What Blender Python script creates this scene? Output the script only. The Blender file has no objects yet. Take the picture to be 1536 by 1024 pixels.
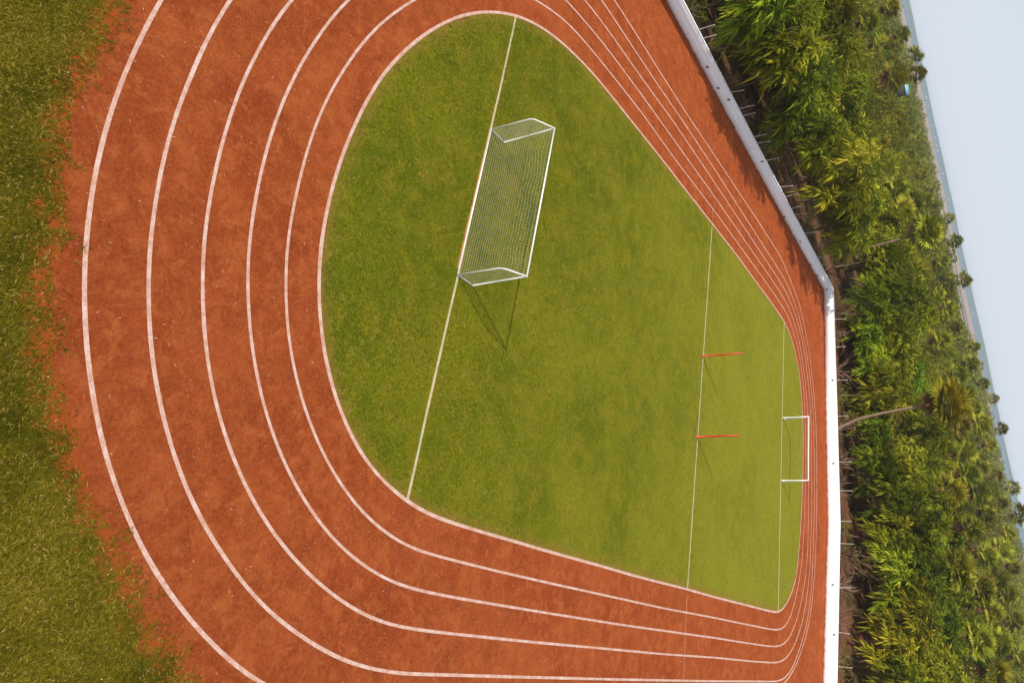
import bpy, bmesh, math, random
import numpy as np

random.seed(7)
RNG = np.random.default_rng(7)
S = bpy.context.scene
COL = S.collection
R = math.radians

# ---------------------------------------------------------------- camera frame
CAM_H = 16.5
PP = np.array([950.0, 470.0])                       # principal point of the photograph (1536 x 1024)
V1 = np.array([1227.0, -1985.0]); V2 = np.array([1612.0, 1045.0])   # vanishing points of goal lines / side lines
FPX = math.sqrt(-float(np.dot(V1 - PP, V2 - PP)))
_d1 = np.append(V1 - PP, FPX); _d2 = np.append(V2 - PP, FPX)
_d1 /= np.linalg.norm(_d1); _d2 /= np.linalg.norm(_d2)
AX = -_d1; AY = _d2; AZ = np.cross(AX, AY)          # world axes in image coordinates

def ray(px, py):
    r = np.array([px - PP[0], py - PP[1], FPX])
    return np.array([r @ AX, r @ AY, r @ AZ])

def G(px, py, h=0.0):
    w = ray(px, py); t = (h - CAM_H) / w[2]
    return np.array([w[0] * t, w[1] * t])

def at_y(px, py, Y):
    w = ray(px, py); t = Y / w[1]
    return np.array([w[0] * t, Y, CAM_H + w[2] * t])

def at_dist(px, py, D):
    w = ray(px, py); t = D / math.hypot(w[0], w[1])
    return np.array([w[0] * t, w[1] * t, CAM_H + w[2] * t])

# land beyond the wall falls away: plane z = TX*x + TY*y + TK
TX, TY, TK = 0.0983, -0.0131, 2.8
def smooth(a, b, x):
    t = np.clip((x - a) / (b - a), 0, 1); return t * t * (3 - 2 * t)

def plane2(x, y):
    return TX * x + TY * y + TK

def land_z(x, y):
    x = np.asarray(x, float); y = np.asarray(y, float)
    d = np.hypot(np.maximum(0, -34.2 - x), np.maximum(0, y - 62.8))
    z = plane2(x, y)
    z = np.where(x > 25, plane2(25 + 20 * np.tanh((x - 25) / 20), y), z)
    return z * smooth(0.6, 16, d)

# ---------------------------------------------------------------- mesh helpers
class MB:
    """collects quads (numpy blocks) and builds ONE mesh object"""
    def __init__(s): s.V = []; s.F = []; s.T = []; s.n = 0
    def add(s, V, F, tint=None):
        V = np.asarray(V, float).reshape(-1, 3); F = np.asarray(F, int).reshape(-1, 4)
        s.V.append(V); s.F.append(F + s.n); s.n += len(V)
        s.T.append(np.full(len(V), 0.5) if tint is None else np.broadcast_to(np.asarray(tint, float), (len(V),)))
    def box(s, c, size, rz=0.0):
        hx, hy, hz = [q / 2 for q in size]
        P = np.array([[x, y, z] for x in (-hx, hx) for y in (-hy, hy) for z in (-hz, hz)])
        cr, sr = math.cos(rz), math.sin(rz)
        P = np.column_stack([P[:, 0] * cr - P[:, 1] * sr, P[:, 0] * sr + P[:, 1] * cr, P[:, 2]]) + np.asarray(c)
        s.add(P, [[0, 1, 3, 2], [4, 6, 7, 5], [0, 4, 5, 1], [2, 3, 7, 6], [0, 2, 6, 4], [1, 5, 7, 3]])
    def tube(s, pts, rad, n=6, tint=None, caps=True):
        P = np.asarray(pts, float); k = len(P)
        rad = np.broadcast_to(np.asarray(rad, float), (k,))
        T = np.gradient(P, axis=0); T /= np.linalg.norm(T, axis=1)[:, None] + 1e-9
        ref = np.array([0, 0, 1.0]) if abs(T[:, 2]).mean() < 0.8 else np.array([1.0, 0, 0])
        U = np.cross(T, ref); U /= np.linalg.norm(U, axis=1)[:, None] + 1e-9
        W = np.cross(T, U)
        a = np.linspace(0, 2 * math.pi, n, endpoint=False)
        ring = P[:, None, :] + rad[:, None, None] * (np.cos(a)[None, :, None] * U[:, None, :] + np.sin(a)[None, :, None] * W[:, None, :])
        F = []
        for i in range(k - 1):
            for j in range(n):
                F.append([i * n + j, i * n + (j + 1) % n, (i + 1) * n + (j + 1) % n, (i + 1) * n + j])
        if caps and n == 6:
            for o in (0, (k - 1) * n):
                F.append([o, o + 1, o + 2, o + 3]); F.append([o, o + 3, o + 4, o + 5])
        elif caps and n == 8:
            for o in (0, (k - 1) * n):
                F += [[o, o + 1, o + 2, o + 3], [o, o + 3, o + 4, o + 7], [o + 4, o + 5, o + 6, o + 7]]
        s.add(ring.reshape(-1, 3), F, tint)
    def blades(s, base, d, L, W, droop, tint, prof=(0.4, 1.0, 0.75, 0.08), twist=None):
        """leaf blades: arrays of K"""
        base = np.asarray(base, float); d = np.asarray(d, float); K = len(base)
        L = np.broadcast_to(np.asarray(L, float), (K,)); W = np.broadcast_to(np.asarray(W, float), (K,))
        droop = np.broadcast_to(np.asarray(droop, float), (K,)); tint = np.broadcast_to(np.asarray(tint, float), (K,))
        if twist is None: twist = RNG.normal(size=(K, 3)) * 0.8 + np.array([0, 0, 1.0])
        side = np.cross(d, twist); side /= np.linalg.norm(side, axis=1)[:, None] + 1e-9
        m = len(prof); ts = np.linspace(0, 1, m)
        V = np.empty((K, m, 2, 3))
        for i, t in enumerate(ts):
            c = base + d * (L * t)[:, None]
            c[:, 2] -= droop * L * t * t
            o = side * (W * prof[i] * 0.5)[:, None]
            V[:, i, 0] = c - o; V[:, i, 1] = c + o
        F = []
        for i in range(m - 1): F.append([2 * i, 2 * i + 1, 2 * i + 3, 2 * i + 2])
        F = (np.asarray(F)[None] + (np.arange(K) * 2 * m)[:, None, None]).reshape(-1, 4)
        s.add(V.reshape(-1, 3), F, np.repeat(tint, 2 * m))
    def mesh(s, name, mat, shade=False):
        V = np.concatenate(s.V).astype(np.float32); F = np.concatenate(s.F).astype(np.int32); T = np.concatenate(s.T).astype(np.float32)
        me = bpy.data.meshes.new(name)
        me.vertices.add(len(V)); me.vertices.foreach_set('co', V.ravel())
        me.loops.add(F.size); me.loops.foreach_set('vertex_index', F.ravel())
        me.polygons.add(len(F)); me.polygons.foreach_set('loop_start', np.arange(0, F.size, 4, dtype=np.int32))
        at = me.attributes.new('tint', 'FLOAT', 'POINT'); at.data.foreach_set('value', T)
        me.update(calc_edges=True); me.validate()
        if shade: me.polygons.foreach_set('use_smooth', np.ones(len(me.polygons), bool))
        me.materials.append(mat); return me
    def build(s, name, mat, parent=None, shade=False):
        return link(name, s.mesh(name, mat, shade), parent)

def link(name, data, parent=None):
    o = bpy.data.objects.new(name, data); COL.objects.link(o)
    if parent is not None: o.parent = parent
    return o

def empty(name, loc, label, cat, group=None, rz=0.0):
    o = link(name, None); o.location = [float(q) for q in loc]; o.rotation_euler = (0, 0, rz); o.empty_display_size = 0.2
    return tag(o, label, cat, group)

def tag(o, label, cat, group=None):
    o['label'] = label; o['category'] = cat
    if group: o['group'] = group
    return o

def copy_tree(root, loc, rz, sc, label, group=None):
    r = root.copy(); COL.objects.link(r); r.location = [float(q) for q in loc]; r.rotation_euler = (0, 0, rz); r.scale = sc
    r['label'] = label
    if group: r['group'] = group
    for ch in root.children:
        c = ch.copy(); COL.objects.link(c); c.parent = r
        for g in ch.children:
            d = g.copy(); COL.objects.link(d); d.parent = c
    return r

def structure(o): o['kind'] = 'structure'; return o

# ---------------------------------------------------------------- materials
class NT:
    def __init__(s, name):
        s.m = bpy.data.materials.new(name); s.m.use_nodes = True; s.t = s.m.node_tree; s.t.nodes.clear()
        s.out = s.n('ShaderNodeOutputMaterial')
    def n(s, typ, **kw):
        x = s.t.nodes.new(typ)
        for k, v in kw.items(): setattr(x, k, v)
        return x
    def l(s, a, b): s.t.links.new(a, b)
    def coord(s, which='Object'):
        return s.n('ShaderNodeTexCoord').outputs[which]
    def noise(s, vec, scale, detail=4, rough=0.55, dist=0.0):
        x = s.n('ShaderNodeTexNoise'); x.inputs['Scale'].default_value = scale; x.inputs['Detail'].default_value = detail
        x.inputs['Roughness'].default_value = rough; x.inputs['Distortion'].default_value = dist
        if vec is not None: s.l(vec, x.inputs['Vector'])
        return x.outputs['Fac']
    def mapr(s, v, a, b, c=0.0, d=1.0):
        x = s.n('ShaderNodeMapRange'); x.inputs['From Min'].default_value = a; x.inputs['From Max'].default_value = b
        x.inputs['To Min'].default_value = c; x.inputs['To Max'].default_value = d; s.l(v, x.inputs['Value']); return x.outputs['Result']
    def mix(s, fac, a, b, mode='MIX'):
        x = s.n('ShaderNodeMix', data_type='RGBA', blend_type=mode)
        for sock, v in ((x.inputs[0], fac), (x.inputs[6], a), (x.inputs[7], b)):
            if hasattr(v, 'is_linked') or hasattr(v, 'links'): s.l(v, sock)
            elif isinstance(v, (int, float)): sock.default_value = v
            else: sock.default_value = (*v, 1)
        return x.outputs[2]
    def math(s, op, a, b=0.0):
        x = s.n('ShaderNodeMath', operation=op)
        for sock, v in ((x.inputs[0], a), (x.inputs[1], b)):
            if isinstance(v, (int, float)): sock.default_value = v
            else: s.l(v, sock)
        return x.outputs[0]
    def attr(s, name):
        return s.n('ShaderNodeAttribute', attribute_name=name).outputs['Fac']
    def bump(s, h, dist=0.02, strength=0.5):
        x = s.n('ShaderNodeBump'); x.inputs['Distance'].default_value = dist; x.inputs['Strength'].default_value = strength
        s.l(h, x.inputs['Height']); return x.outputs['Normal']
    def principled(s, col, rough=0.8, normal=None, spec=0.3, metal=0.0):
        p = s.n('ShaderNodeBsdfPrincipled')
        if isinstance(col, tuple): p.inputs['Base Color'].default_value = (*col, 1)
        else: s.l(col, p.inputs['Base Color'])
        if isinstance(rough, (int, float)): p.inputs['Roughness'].default_value = rough
        else: s.l(rough, p.inputs['Roughness'])
        p.inputs['Specular IOR Level'].default_value = spec; p.inputs['Metallic'].default_value = metal
        if normal is not None: s.l(normal, p.inputs['Normal'])
        return p.outputs['BSDF']
    def done(s, sh): s.l(sh, s.out.inputs['Surface']); return s.m

def mat_clay():
    n = NT('red_clay'); v = n.coord()
    big = n.noise(v, 0.35, 5, 0.6, 0.6); mid = n.noise(v, 2.2, 6, 0.65, 0.8); fine = n.noise(v, 13, 7, 0.8, 0.8); grit = n.noise(v, 55, 4, 0.8)
    c = n.mix(n.mapr(big, 0.35, 0.65), CLAY_A, CLAY_B)
    c = n.mix(n.mapr(mid, 0.46, 0.62), c, CLAY_C)
    c = n.mix(n.mapr(n.noise(v, 0.9, 6, 0.7, 1.2), 0.52, 0.38, 0, 0.5), c, (0.215, 0.040, 0.008))
    c = n.mix(n.mapr(fine, 0.51, 0.66, 0, 0.6), c, CLAY_D)
    c = n.mix(n.mapr(fine, 0.49, 0.34, 0, 0.65), c, CLAY_E)
    c = n.mix(n.mapr(grit, 0.56, 0.68, 0, 0.5), c, (0.44, 0.17, 0.075))
    mpp = n.n('ShaderNodeMapping'); mpp.inputs['Scale'].default_value = (7, 3, 1); n.l(v, mpp.inputs['Vector'])
    streak = n.noise(mpp.outputs[0], 1.3, 6, 0.7, 2.2)
    c = n.mix(n.mapr(streak, 0.52, 0.7, 0, 0.15), c, CLAY_E)
    h = n.math('ADD', n.math('MULTIPLY', fine, 0.7), n.math('MULTIPLY', grit, 0.4))
    return n.done(n.principled(c, 0.95, n.bump(h, 0.08, 0.8), 0.05))

def mat_turf(name, cols, patch, edge=True, far=False, emax=0.75):
    n = NT(name); v = n.coord()
    big = n.noise(v, 0.16, 5, 0.6, 0.4); mid = n.noise(v, 1.1, 6, 0.65, 0.8); fine = n.noise(v, 7, 6, 0.75, 2.6); hair = n.noise(v, 22, 5, 0.8, 3.0)
    c = n.mix(n.mapr(big, 0.40, 0.60), cols[0], cols[1])
    c = n.mix(n.mapr(mid, 0.46, 0.64), c, cols[2])
    c = n.mix(n.mapr(fine, 0.50, 0.64, 0, 0.9), c, cols[3])
    c = n.mix(n.mapr(hair, 0.52, 0.36, 0, 0.9), c, cols[4])
    p = n.noise(v, 0.8, 7, 0.7, 0.5)
    c = n.mix(n.mapr(p, patch, patch + 0.14, 0, 0.6), c, cols[5])
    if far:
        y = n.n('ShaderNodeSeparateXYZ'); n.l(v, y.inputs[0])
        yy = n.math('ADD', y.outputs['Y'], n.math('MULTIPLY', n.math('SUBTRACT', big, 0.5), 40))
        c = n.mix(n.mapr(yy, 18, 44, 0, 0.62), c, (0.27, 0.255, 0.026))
    if edge:
        e = n.attr('tint')                           # 0 at the painted edge, 1 well inside
        ee = n.math('ADD', e, n.math('MULTIPLY', n.math('SUBTRACT', n.noise(v, 3.0, 6, 0.7), 0.5), 1.6))
        c = n.mix(n.mapr(ee, 0.42, 0.0 if emax < 0.9 else 0.15, 0, emax), c, cols[6])
    h = n.math('ADD', n.math('MULTIPLY', fine, 0.6), n.math('MULTIPLY', hair, 0.6))
    return n.done(n.principled(c, 0.95, n.bump(h, 0.09, 0.7), 0.02))

def mat_line(name, col, under, wear):
    n = NT(name); v = n.coord()
    a = n.noise(v, 45, 4, 0.8); b = n.noise(v, 3.5, 5, 0.65)
    f = n.math('ADD', n.math('MULTIPLY', a, 0.75), n.math('MULTIPLY', b, 0.5))
    c = n.mix(n.mapr(f, wear, wear + 0.16, 0, 0.85), col, under)
    return n.done(n.principled(c, 0.85, n.bump(a, 0.01, 0.4), 0.2))

def mat_plain(name, col, rough=0.5, spec=0.4, metal=0.0, var=0.15, scale=6.0, dirt=None):
    n = NT(name); v = n.coord()
    c = n.mix(n.mapr(n.noise(v, scale, 5, 0.65), 0.3, 0.7), col, tuple(q * (1 - var) for q in col))
    if dirt: c = n.mix(n.mapr(n.noise(v, scale * 2.3, 6, 0.7), 0.58, 0.75, 0, 0.8), c, dirt)
    return n.done(n.principled(c, rough, None, spec, metal))

def mat_wall():
    n = NT('white_limewash'); v = n.coord()
    z = n.n('ShaderNodeSeparateXYZ'); n.l(v, z.inputs[0])
    big = n.noise(v, 0.5, 5, 0.6); fine = n.noise(v, 7, 6, 0.7)
    c = n.mix(n.mapr(big, 0.4, 0.7), (0.87, 0.86, 0.85), (0.81, 0.80, 0.80))
    c = n.mix(n.mapr(fine, 0.62, 0.78, 0, 0.35), c, (0.55, 0.50, 0.46))
    mpp = n.n('ShaderNodeMapping'); mpp.inputs['Scale'].default_value = (3.0, 3.0, 0.35); n.l(v, mpp.inputs['Vector'])
    run = n.noise(mpp.outputs[0], 1.2, 5, 0.7)
    c = n.mix(n.mapr(run, 0.56, 0.72, 0, 0.4), c, (0.5, 0.45, 0.42))
    splash = n.math('ADD', z.outputs['Z'], n.math('MULTIPLY', n.noise(v, 2.5, 6, 0.7), -0.28))
    c = n.mix(n.mapr(splash, 0.03, -0.1), c, (0.36, 0.15, 0.08))     # mud splashed up from the clay
    return n.done(n.principled(c, 0.9, n.bump(fine, 0.01, 0.3), 0.2))

def mat_leaf(name, cols, rough=0.55, trans=0.3):
    n = NT(name); v = n.coord()
    t = n.attr('tint'); oi = n.n('ShaderNodeObjectInfo').outputs['Random']
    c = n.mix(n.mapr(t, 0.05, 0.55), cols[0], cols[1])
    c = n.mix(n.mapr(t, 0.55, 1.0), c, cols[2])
    h = n.n('ShaderNodeHueSaturation')
    n.l(n.mapr(oi, 0, 1, 0.468, 0.518), h.inputs['Hue'])
    oi2 = n.math('FRACT', n.math('MULTIPLY', oi, 7.31))
    n.l(n.mapr(oi2, 0, 1, 0.62, 1.5), h.inputs['Value'])
    h.inputs['Saturation'].default_value = 0.98
    n.l(c, h.inputs['Color']); c = h.outputs['Color']
    p = n.principled(c, rough, None, 0.05)
    tr = n.n('ShaderNodeBsdfTranslucent'); n.l(n.mix(0.5, c, (0.30, 0.30, 0.008)), tr.inputs['Color'])
    mx = n.n('ShaderNodeMixShader'); mx.inputs[0].default_value = trans
    n.l(p, mx.inputs[1]); n.l(tr.outputs[0], mx.inputs[2])
    return n.done(mx.outputs[0])

def mat_bark(name, a, b):
    n = NT(name); v = n.coord()
    mpp = n.n('ShaderNodeMapping'); mpp.inputs['Scale'].default_value = (6, 6, 1.2); n.l(v, mpp.inputs['Vector'])
    f = n.noise(mpp.outputs[0], 2.5, 6, 0.7)
    return n.done(n.principled(n.mix(n.mapr(f, 0.35, 0.65), a, b), 0.9, n.bump(f, 0.03, 0.6), 0.2))

CLAY_A = (0.285, 0.050, 0.012); CLAY_B = (0.375, 0.080, 0.020); CLAY_C = (0.42, 0.102, 0.026); CLAY_D = (0.47, 0.145, 0.046); CLAY_E = (0.185, 0.031, 0.009)
M = {}
M['clay'] = mat_clay()
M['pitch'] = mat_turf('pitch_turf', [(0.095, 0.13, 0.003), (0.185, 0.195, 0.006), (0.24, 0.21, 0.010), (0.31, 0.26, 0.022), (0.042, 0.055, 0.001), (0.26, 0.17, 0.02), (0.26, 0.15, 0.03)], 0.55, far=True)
M['verge'] = mat_turf('verge_turf', [(0.085, 0.078, 0.003), (0.13, 0.105, 0.004), (0.16, 0.115, 0.010), (0.15, 0.12, 0.008), (0.025, 0.03, 0.002), (0.2, 0.115, 0.02), (0.36, 0.078, 0.016)], 0.56, emax=1.0)
M['lane'] = mat_line('lane_paint', (0.64, 0.47, 0.40), (0.44, 0.19, 0.11), 0.53)
M['lime'] = mat_line('lime_marking', (0.52, 0.43, 0.26), (0.2, 0.18, 0.04), 0.60)
M['faint'] = mat_line('faint_marking', (0.52, 0.25, 0.12), (0.43, 0.13, 0.045), 0.55)
M['wall'] = mat_wall()
M['white_metal'] = mat_plain('white_enamel', (0.82, 0.81, 0.78), 0.4, 0.5, 0, 0.06, 5, (0.55, 0.46, 0.38))
M['net'] = mat_plain('net_cord', (0.58, 0.56, 0.40), 0.8, 0.2)
M['red'] = mat_plain('red_paint', (0.60, 0.026, 0.006), 0.45, 0.5, 0, 0.15, 9)
M['rust'] = mat_plain('rusty_iron', (0.12, 0.055, 0.035), 0.85, 0.2, 0, 0.4, 20)
M['iron'] = mat_plain('pale_iron', (0.42, 0.37, 0.32), 0.6, 0.4, 0, 0.25, 12, (0.22, 0.11, 0.07))
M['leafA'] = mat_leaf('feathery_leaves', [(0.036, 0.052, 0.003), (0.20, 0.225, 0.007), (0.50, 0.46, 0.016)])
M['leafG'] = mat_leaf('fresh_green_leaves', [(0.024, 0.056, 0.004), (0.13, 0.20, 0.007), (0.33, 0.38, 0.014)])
M['leafB'] = mat_leaf('broad_leaves', [(0.036, 0.048, 0.004), (0.19, 0.19, 0.009), (0.40, 0.34, 0.02)])
M['leafD'] = mat_leaf('dry_leaves', [(0.06, 0.045, 0.010), (0.20, 0.14, 0.028), (0.34, 0.22, 0.055)])
M['leafP'] = mat_leaf('palm_leaves', [(0.05, 0.058, 0.006), (0.20, 0.205, 0.012), (0.42, 0.37, 0.03)], 0.45, 0.2)
M['dead'] = mat_leaf('dead_palm_leaves', [(0.13, 0.06, 0.028), (0.22, 0.105, 0.05), (0.30, 0.16, 0.08)], 0.8, 0.1)
M['grass'] = mat_leaf('grass_blades', [(0.085, 0.108, 0.003), (0.23, 0.225, 0.008), (0.55, 0.41, 0.10)], 0.6, 0.3)
M['vgrass'] = mat_leaf('rough_grass_blades', [(0.055, 0.052, 0.002), (0.20, 0.155, 0.005), (0.40, 0.26, 0.05)], 0.6, 0.3)
M['bark'] = mat_bark('grey_brown_bark', (0.16, 0.10, 0.065), (0.07, 0.045, 0.03))
M['palmbark'] = mat_bark('palm_bark', (0.30, 0.205, 0.135), (0.16, 0.105, 0.07))
M['twig'] = mat_bark('dry_twigs', (0.32, 0.19, 0.125), (0.15, 0.08, 0.05))
M['litter'] = mat_leaf('leaf_litter', [(0.2, 0.07, 0.03), (0.42, 0.2, 0.1), (0.6, 0.42, 0.3)], 0.8, 0.0)
M['sand'] = mat_plain('pale_sand', (0.36, 0.27, 0.205), 0.95, 0.1, 0, 0.35, 0.01)
M['turq'] = mat_plain('turquoise_sheet', (0.22, 0.44, 0.52), 0.4, 0.5)
M['shedwall'] = mat_plain('dark_boards', (0.06, 0.05, 0.045), 0.9, 0.2)
M['boat'] = mat_plain('white_hull', (0.85, 0.86, 0.86), 0.4, 0.5)
M['hill'] = mat_plain('hill_scrub', (0.10, 0.13, 0.08), 0.95, 0.1, 0, 0.4, 0.006)

def mat_land():
    n = NT('woodland_floor'); v = n.coord()
    a = n.noise(v, 0.25, 6, 0.65, 0.5); b = n.noise(v, 2.2, 6, 0.7)
    c = n.mix(n.mapr(a, 0.42, 0.6), (0.17, 0.07, 0.035), (0.06, 0.045, 0.018))
    c = n.mix(n.mapr(b, 0.52, 0.72, 0, 0.7), c, (0.07, 0.085, 0.015))
    return n.done(n.principled(c, 0.95, n.bump(b, 0.1, 0.6), 0.1))
M['land'] = mat_land()

def mat_sea():
    n = NT('hazy_sea'); v = n.coord()
    c = n.mix(n.mapr(n.noise(v, 0.006, 4), 0.4, 0.6), (0.06, 0.13, 0.18), (0.085, 0.165, 0.215))
    return n.done(n.principled(c, 0.6, n.bump(n.noise(v, 0.3, 3), 0.3, 0.4), 0.15))
M['sea'] = mat_sea()

# ---------------------------------------------------------------- curves
def resample(P, step, closed=False):
    P = np.asarray(P, float)
    if closed: P = np.vstack([P, P[:1]])
    s = np.r_[0, np.cumsum(np.linalg.norm(np.diff(P, axis=0), axis=1))]
    m = max(8, int(s[-1] / step)); t = np.linspace(0, s[-1], m + 1)
    Q = np.column_stack([np.interp(t, s, P[:, 0]), np.interp(t, s, P[:, 1])])
    return Q[:-1] if closed else Q

def gsmooth(P, sig, closed=False):
    k = int(3 * sig) + 1; w = np.exp(-0.5 * (np.arange(-k, k + 1) / sig) ** 2); w /= w.sum()
    if closed: E = np.vstack([P[-k:], P, P[:k]])
    else:
        E = np.vstack([2 * P[0] - P[k:0:-1], P, 2 * P[-1] - P[-2:-k - 2:-1]])
    return np.column_stack([np.convolve(E[:, i], w, 'valid') for i in (0, 1)])

def normals2(P, closed=False):
    if closed: T = np.roll(P, -1, 0) - np.roll(P, 1, 0)
    else: T = np.gradient(P, axis=0)
    T /= np.linalg.norm(T, axis=1)[:, None] + 1e-9
    return np.column_stack([T[:, 1], -T[:, 0]])

def px2g(L): return np.array([G(*p) for p in L])

INNER = [(733.7,17.4),(710,19.4),(687,25),(660,36.7),(626.8,58.4),(593.4,88.5),(571,115.2),(544.3,160.3),(524.3,203.7),(507.6,247.2),(494.2,293.9),(484.5,341),(479.2,378.7),(477.2,418.8),(478.2,465.6),(482.5,509),(490.9,555.8),(504.2,602.5),(522.6,646),(541.5,682.5),(560,707),(583.4,730.4),(610,752),(636.8,768.8),(670.2,781.2),(710.3,793.9),(760.4,808.3),(827.2,828),(894,846.3),(960.8,865.7),(1027.6,882.4),(1071,894.8),(1128.9,909.5),(1152,915.5),(1166.5,918.3),(1173,914.6),(1180.6,904),(1189.4,883.7),(1194.8,863),(1198.6,824.4),(1202.1,770),(1203.6,735.8),(1204.7,677),(1204.3,638),(1202.9,605.5),(1200.6,572.3),(1196.7,545),(1190.8,519.6),(1184,498),(1176.2,481.5),(1152.7,447.3),(1138.7,429),(1104,381),(1071,339),(1027.6,283.9),(994.2,240.5),(960.8,198.7),(927.4,157),(894,115.2),(867.3,86.8),(840.6,61.8),(813.8,41.7),(787.1,27.4),(760.4,20)]
LANES = {
 4: [(620,0),(590,20),(571,35),(541,66.8),(517.6,100.2),(497.5,133.6),(480.8,167),(465.8,207),(452.4,253.8),(442.4,297.3),(433.6,341),(429,378.7),(427.7,422.2),(428.4,465.6),(432.4,509),(439,549),(449.1,589.2),(464.2,635.9),(484.5,682.3),(504.2,717),(527.6,750.5),(551,777.2),(580,800.5),(610,819.6),(626.8,825.6),(676.9,839),(743.7,855.7),(827.2,874.7),(910.7,893),(994.2,911.5),(1071,925.8),(1106.9,933.3),(1152,942.5),(1167.8,944.5),(1177.2,939.8),(1185.4,925.8),(1192.4,901.2),(1198.3,873),(1204,830.9),(1206.7,770),(1207.7,735.8),(1208.7,677),(1208,638),(1206.4,595.8),(1203.5,560.6),(1198.6,529.4),(1192.8,506),(1186,484.5),(1178,466.9),(1164.5,445.4),(1146.3,420),(1071,315.6),(1010.9,237),(960.8,167),(910.7,103.5),(880.6,66.8),(853.9,36.7),(827.2,15),(803,0)],
 3: [(520.9,0),(494.2,30),(467.5,68.5),(444,108.5),(425.7,147),(410.7,187),(397.3,230.5),(389,267.2),(380.6,310.6),(375.5,341),(371.6,378.7),(370.6,422.2),(371.6,465.6),(375.6,509),(382.3,552.4),(390.7,592.5),(404,639.3),(420.3,682.3),(437.4,718.7),(460.8,758.8),(487.5,795.6),(514.2,824),(541,845.7),(565,861),(580,869.7),(610,880.7),(660.2,891.8),(727,903.4),(827.2,919.8),(927.4,935.8),(1027.6,949.9),(1071,955.9),(1106.9,961.7),(1152,968.5),(1165.5,969),(1174.8,966.3),(1184.2,956.3),(1193.6,934),(1200.6,908.2),(1207.6,870.7),(1211.5,826.2),(1212.5,770),(1212.6,735.8),(1212.8,677),(1212.2,638),(1210.7,605.5),(1207.4,568.4),(1203.5,537.2),(1197.7,506),(1191.8,484.5),(1184,463),(1172.3,441.5),(1158,420),(1071,294),(1010.9,210.4),(960.8,140.3),(907.4,68.5),(874,28.4),(848.9,0)],
 2: [(436.8,0),(410.7,33.4),(389,71.8),(369,110.2),(354,147),(340.6,187),(328.9,227),(318.9,273.9),(310.5,317.3),(307.3,341),(303.8,378.7),(302.8,425.5),(303.8,472.3),(307.2,515.7),(313.2,559),(322.2,602.5),(333.9,646),(347.2,682.3),(364,722),(384,760.5),(410.7,802.2),(440.8,839),(474.2,872.4),(507.6,899),(537.6,917.5),(560,928.5),(580,935.8),(626.8,944.2),(693.6,951.5),(793.8,961.9),(894,970.9),(994.2,980.3),(1071,985.5),(1130.3,991.4),(1163,993.5),(1174.8,990.2),(1184.2,980.9),(1194.8,959.8),(1203,934),(1210,896.5),(1214.7,854.3),(1217,784),(1217.3,735.8),(1217,677),(1216.5,638),(1215.2,605.5),(1212.3,572.3),(1208.4,541),(1203.5,511.8),(1197.7,486.4),(1190.8,464.9),(1182,443.4),(1168.4,420),(1071,273),(1010.9,183.7),(960.8,115.2),(910.7,43.4),(877.3,0)],
 1: [(344.6,0),(320.5,38.4),(303.8,71.8),(282.1,123.6),(267.1,160.3),(254.4,200.4),(243,243.8),(235.4,283.9),(227,341),(222.7,382),(221.7,428.8),(222.3,472.3),(224.3,509),(228.7,549),(237,595.8),(247,639.3),(259.9,682.3),(275.4,725.4),(297.1,773.9),(320.5,812.3),(347.2,852.3),(380.6,895.8),(420.7,932.5),(460.8,960.9),(507.6,987.6),(541,999),(571,1006),(600,1009.7),(676.9,1011.7),(793.8,1015),(927.4,1018.3),(1060,1020.7),(1130.3,1021),(1163,1021.4),(1174.8,1018.4),(1186.6,1005.5),(1196,983.2),(1204,957.4),(1212.3,924.6),(1217,884.8),(1219.6,830.9),(1221,784),(1221.4,735.8),(1221.1,677),(1220.6,638),(1218.8,605.5),(1216.6,580),(1212.3,545),(1207.4,515.7),(1201.6,488.4),(1195.7,465),(1187.9,443.4),(1178,420),(1071,252.8),(1027.6,187),(994.2,138.6),(944.1,63.5),(902.4,0)],
 0: [(239.7,0),(207,63.5),(183.6,117),(170.2,152),(156.9,197),(146.2,239),(137.5,284),(130.3,341),(125.8,392),(125.5,435.5),(126.1,469),(128.1,515.7),(133.5,562.4),(140.2,602.5),(148.5,649),(156.9,683),(170.2,722),(188.6,772),(207,812),(230.3,855.7),(260.4,899),(300.5,949),(344,991),(385.6,1022.7), None,
     (1224.4,800),(1224.9,755),(1225.1,716),(1224.9,677),(1224.2,640),(1222.2,608.8),(1220,582),(1217.2,552.8),(1212.3,519),(1207.4,492.3),(1201.9,466.9),(1195.5,445),(1185.4,420),(1172.5,388),(1142.5,340),(1105,283.7),(1067.5,227),(1030,171.2),(994.2,115.2),(960.8,61.8),(921.4,0)]}

inner = gsmooth(resample(px2g(INNER), 0.2, True), 3.0, True)
innerN = normals2(inner, True)
ctr = inner.mean(0)
if ((inner[10] - ctr) @ innerN[10]) < 0: innerN = -innerN      # outward

def gap_pts(P, Q):
    iP = int(np.argmin(((inner - P) ** 2).sum(1))); iQ = int(np.argmin(((inner - Q) ** 2).sum(1)))
    dP = math.hypot(*(P - inner[iP])); dQ = math.hypot(*(Q - inner[iQ]))
    n = len(inner); cnt = (iQ - iP) % n
    ks = np.arange(6, cnt - 5, 4)
    w = dP + (dQ - dP) * ks / max(1, cnt)
    idx = (iP + ks) % n
    return inner[idx] + innerN[idx] * w[:, None]

lane_curves = {}
for k, L in LANES.items():
    if None in L:
        i = L.index(None); A = px2g(L[:i]); B = px2g(L[i + 1:])
        P = np.vstack([A, gap_pts(A[-1], B[0]), B, gap_pts(B[-1], A[0])])
    else:
        A = px2g(L); P = np.vstack([A, gap_pts(A[-1], A[0])])
    lane_curves[k] = gsmooth(resample(P, 0.2, True), 3.0, True)

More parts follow.
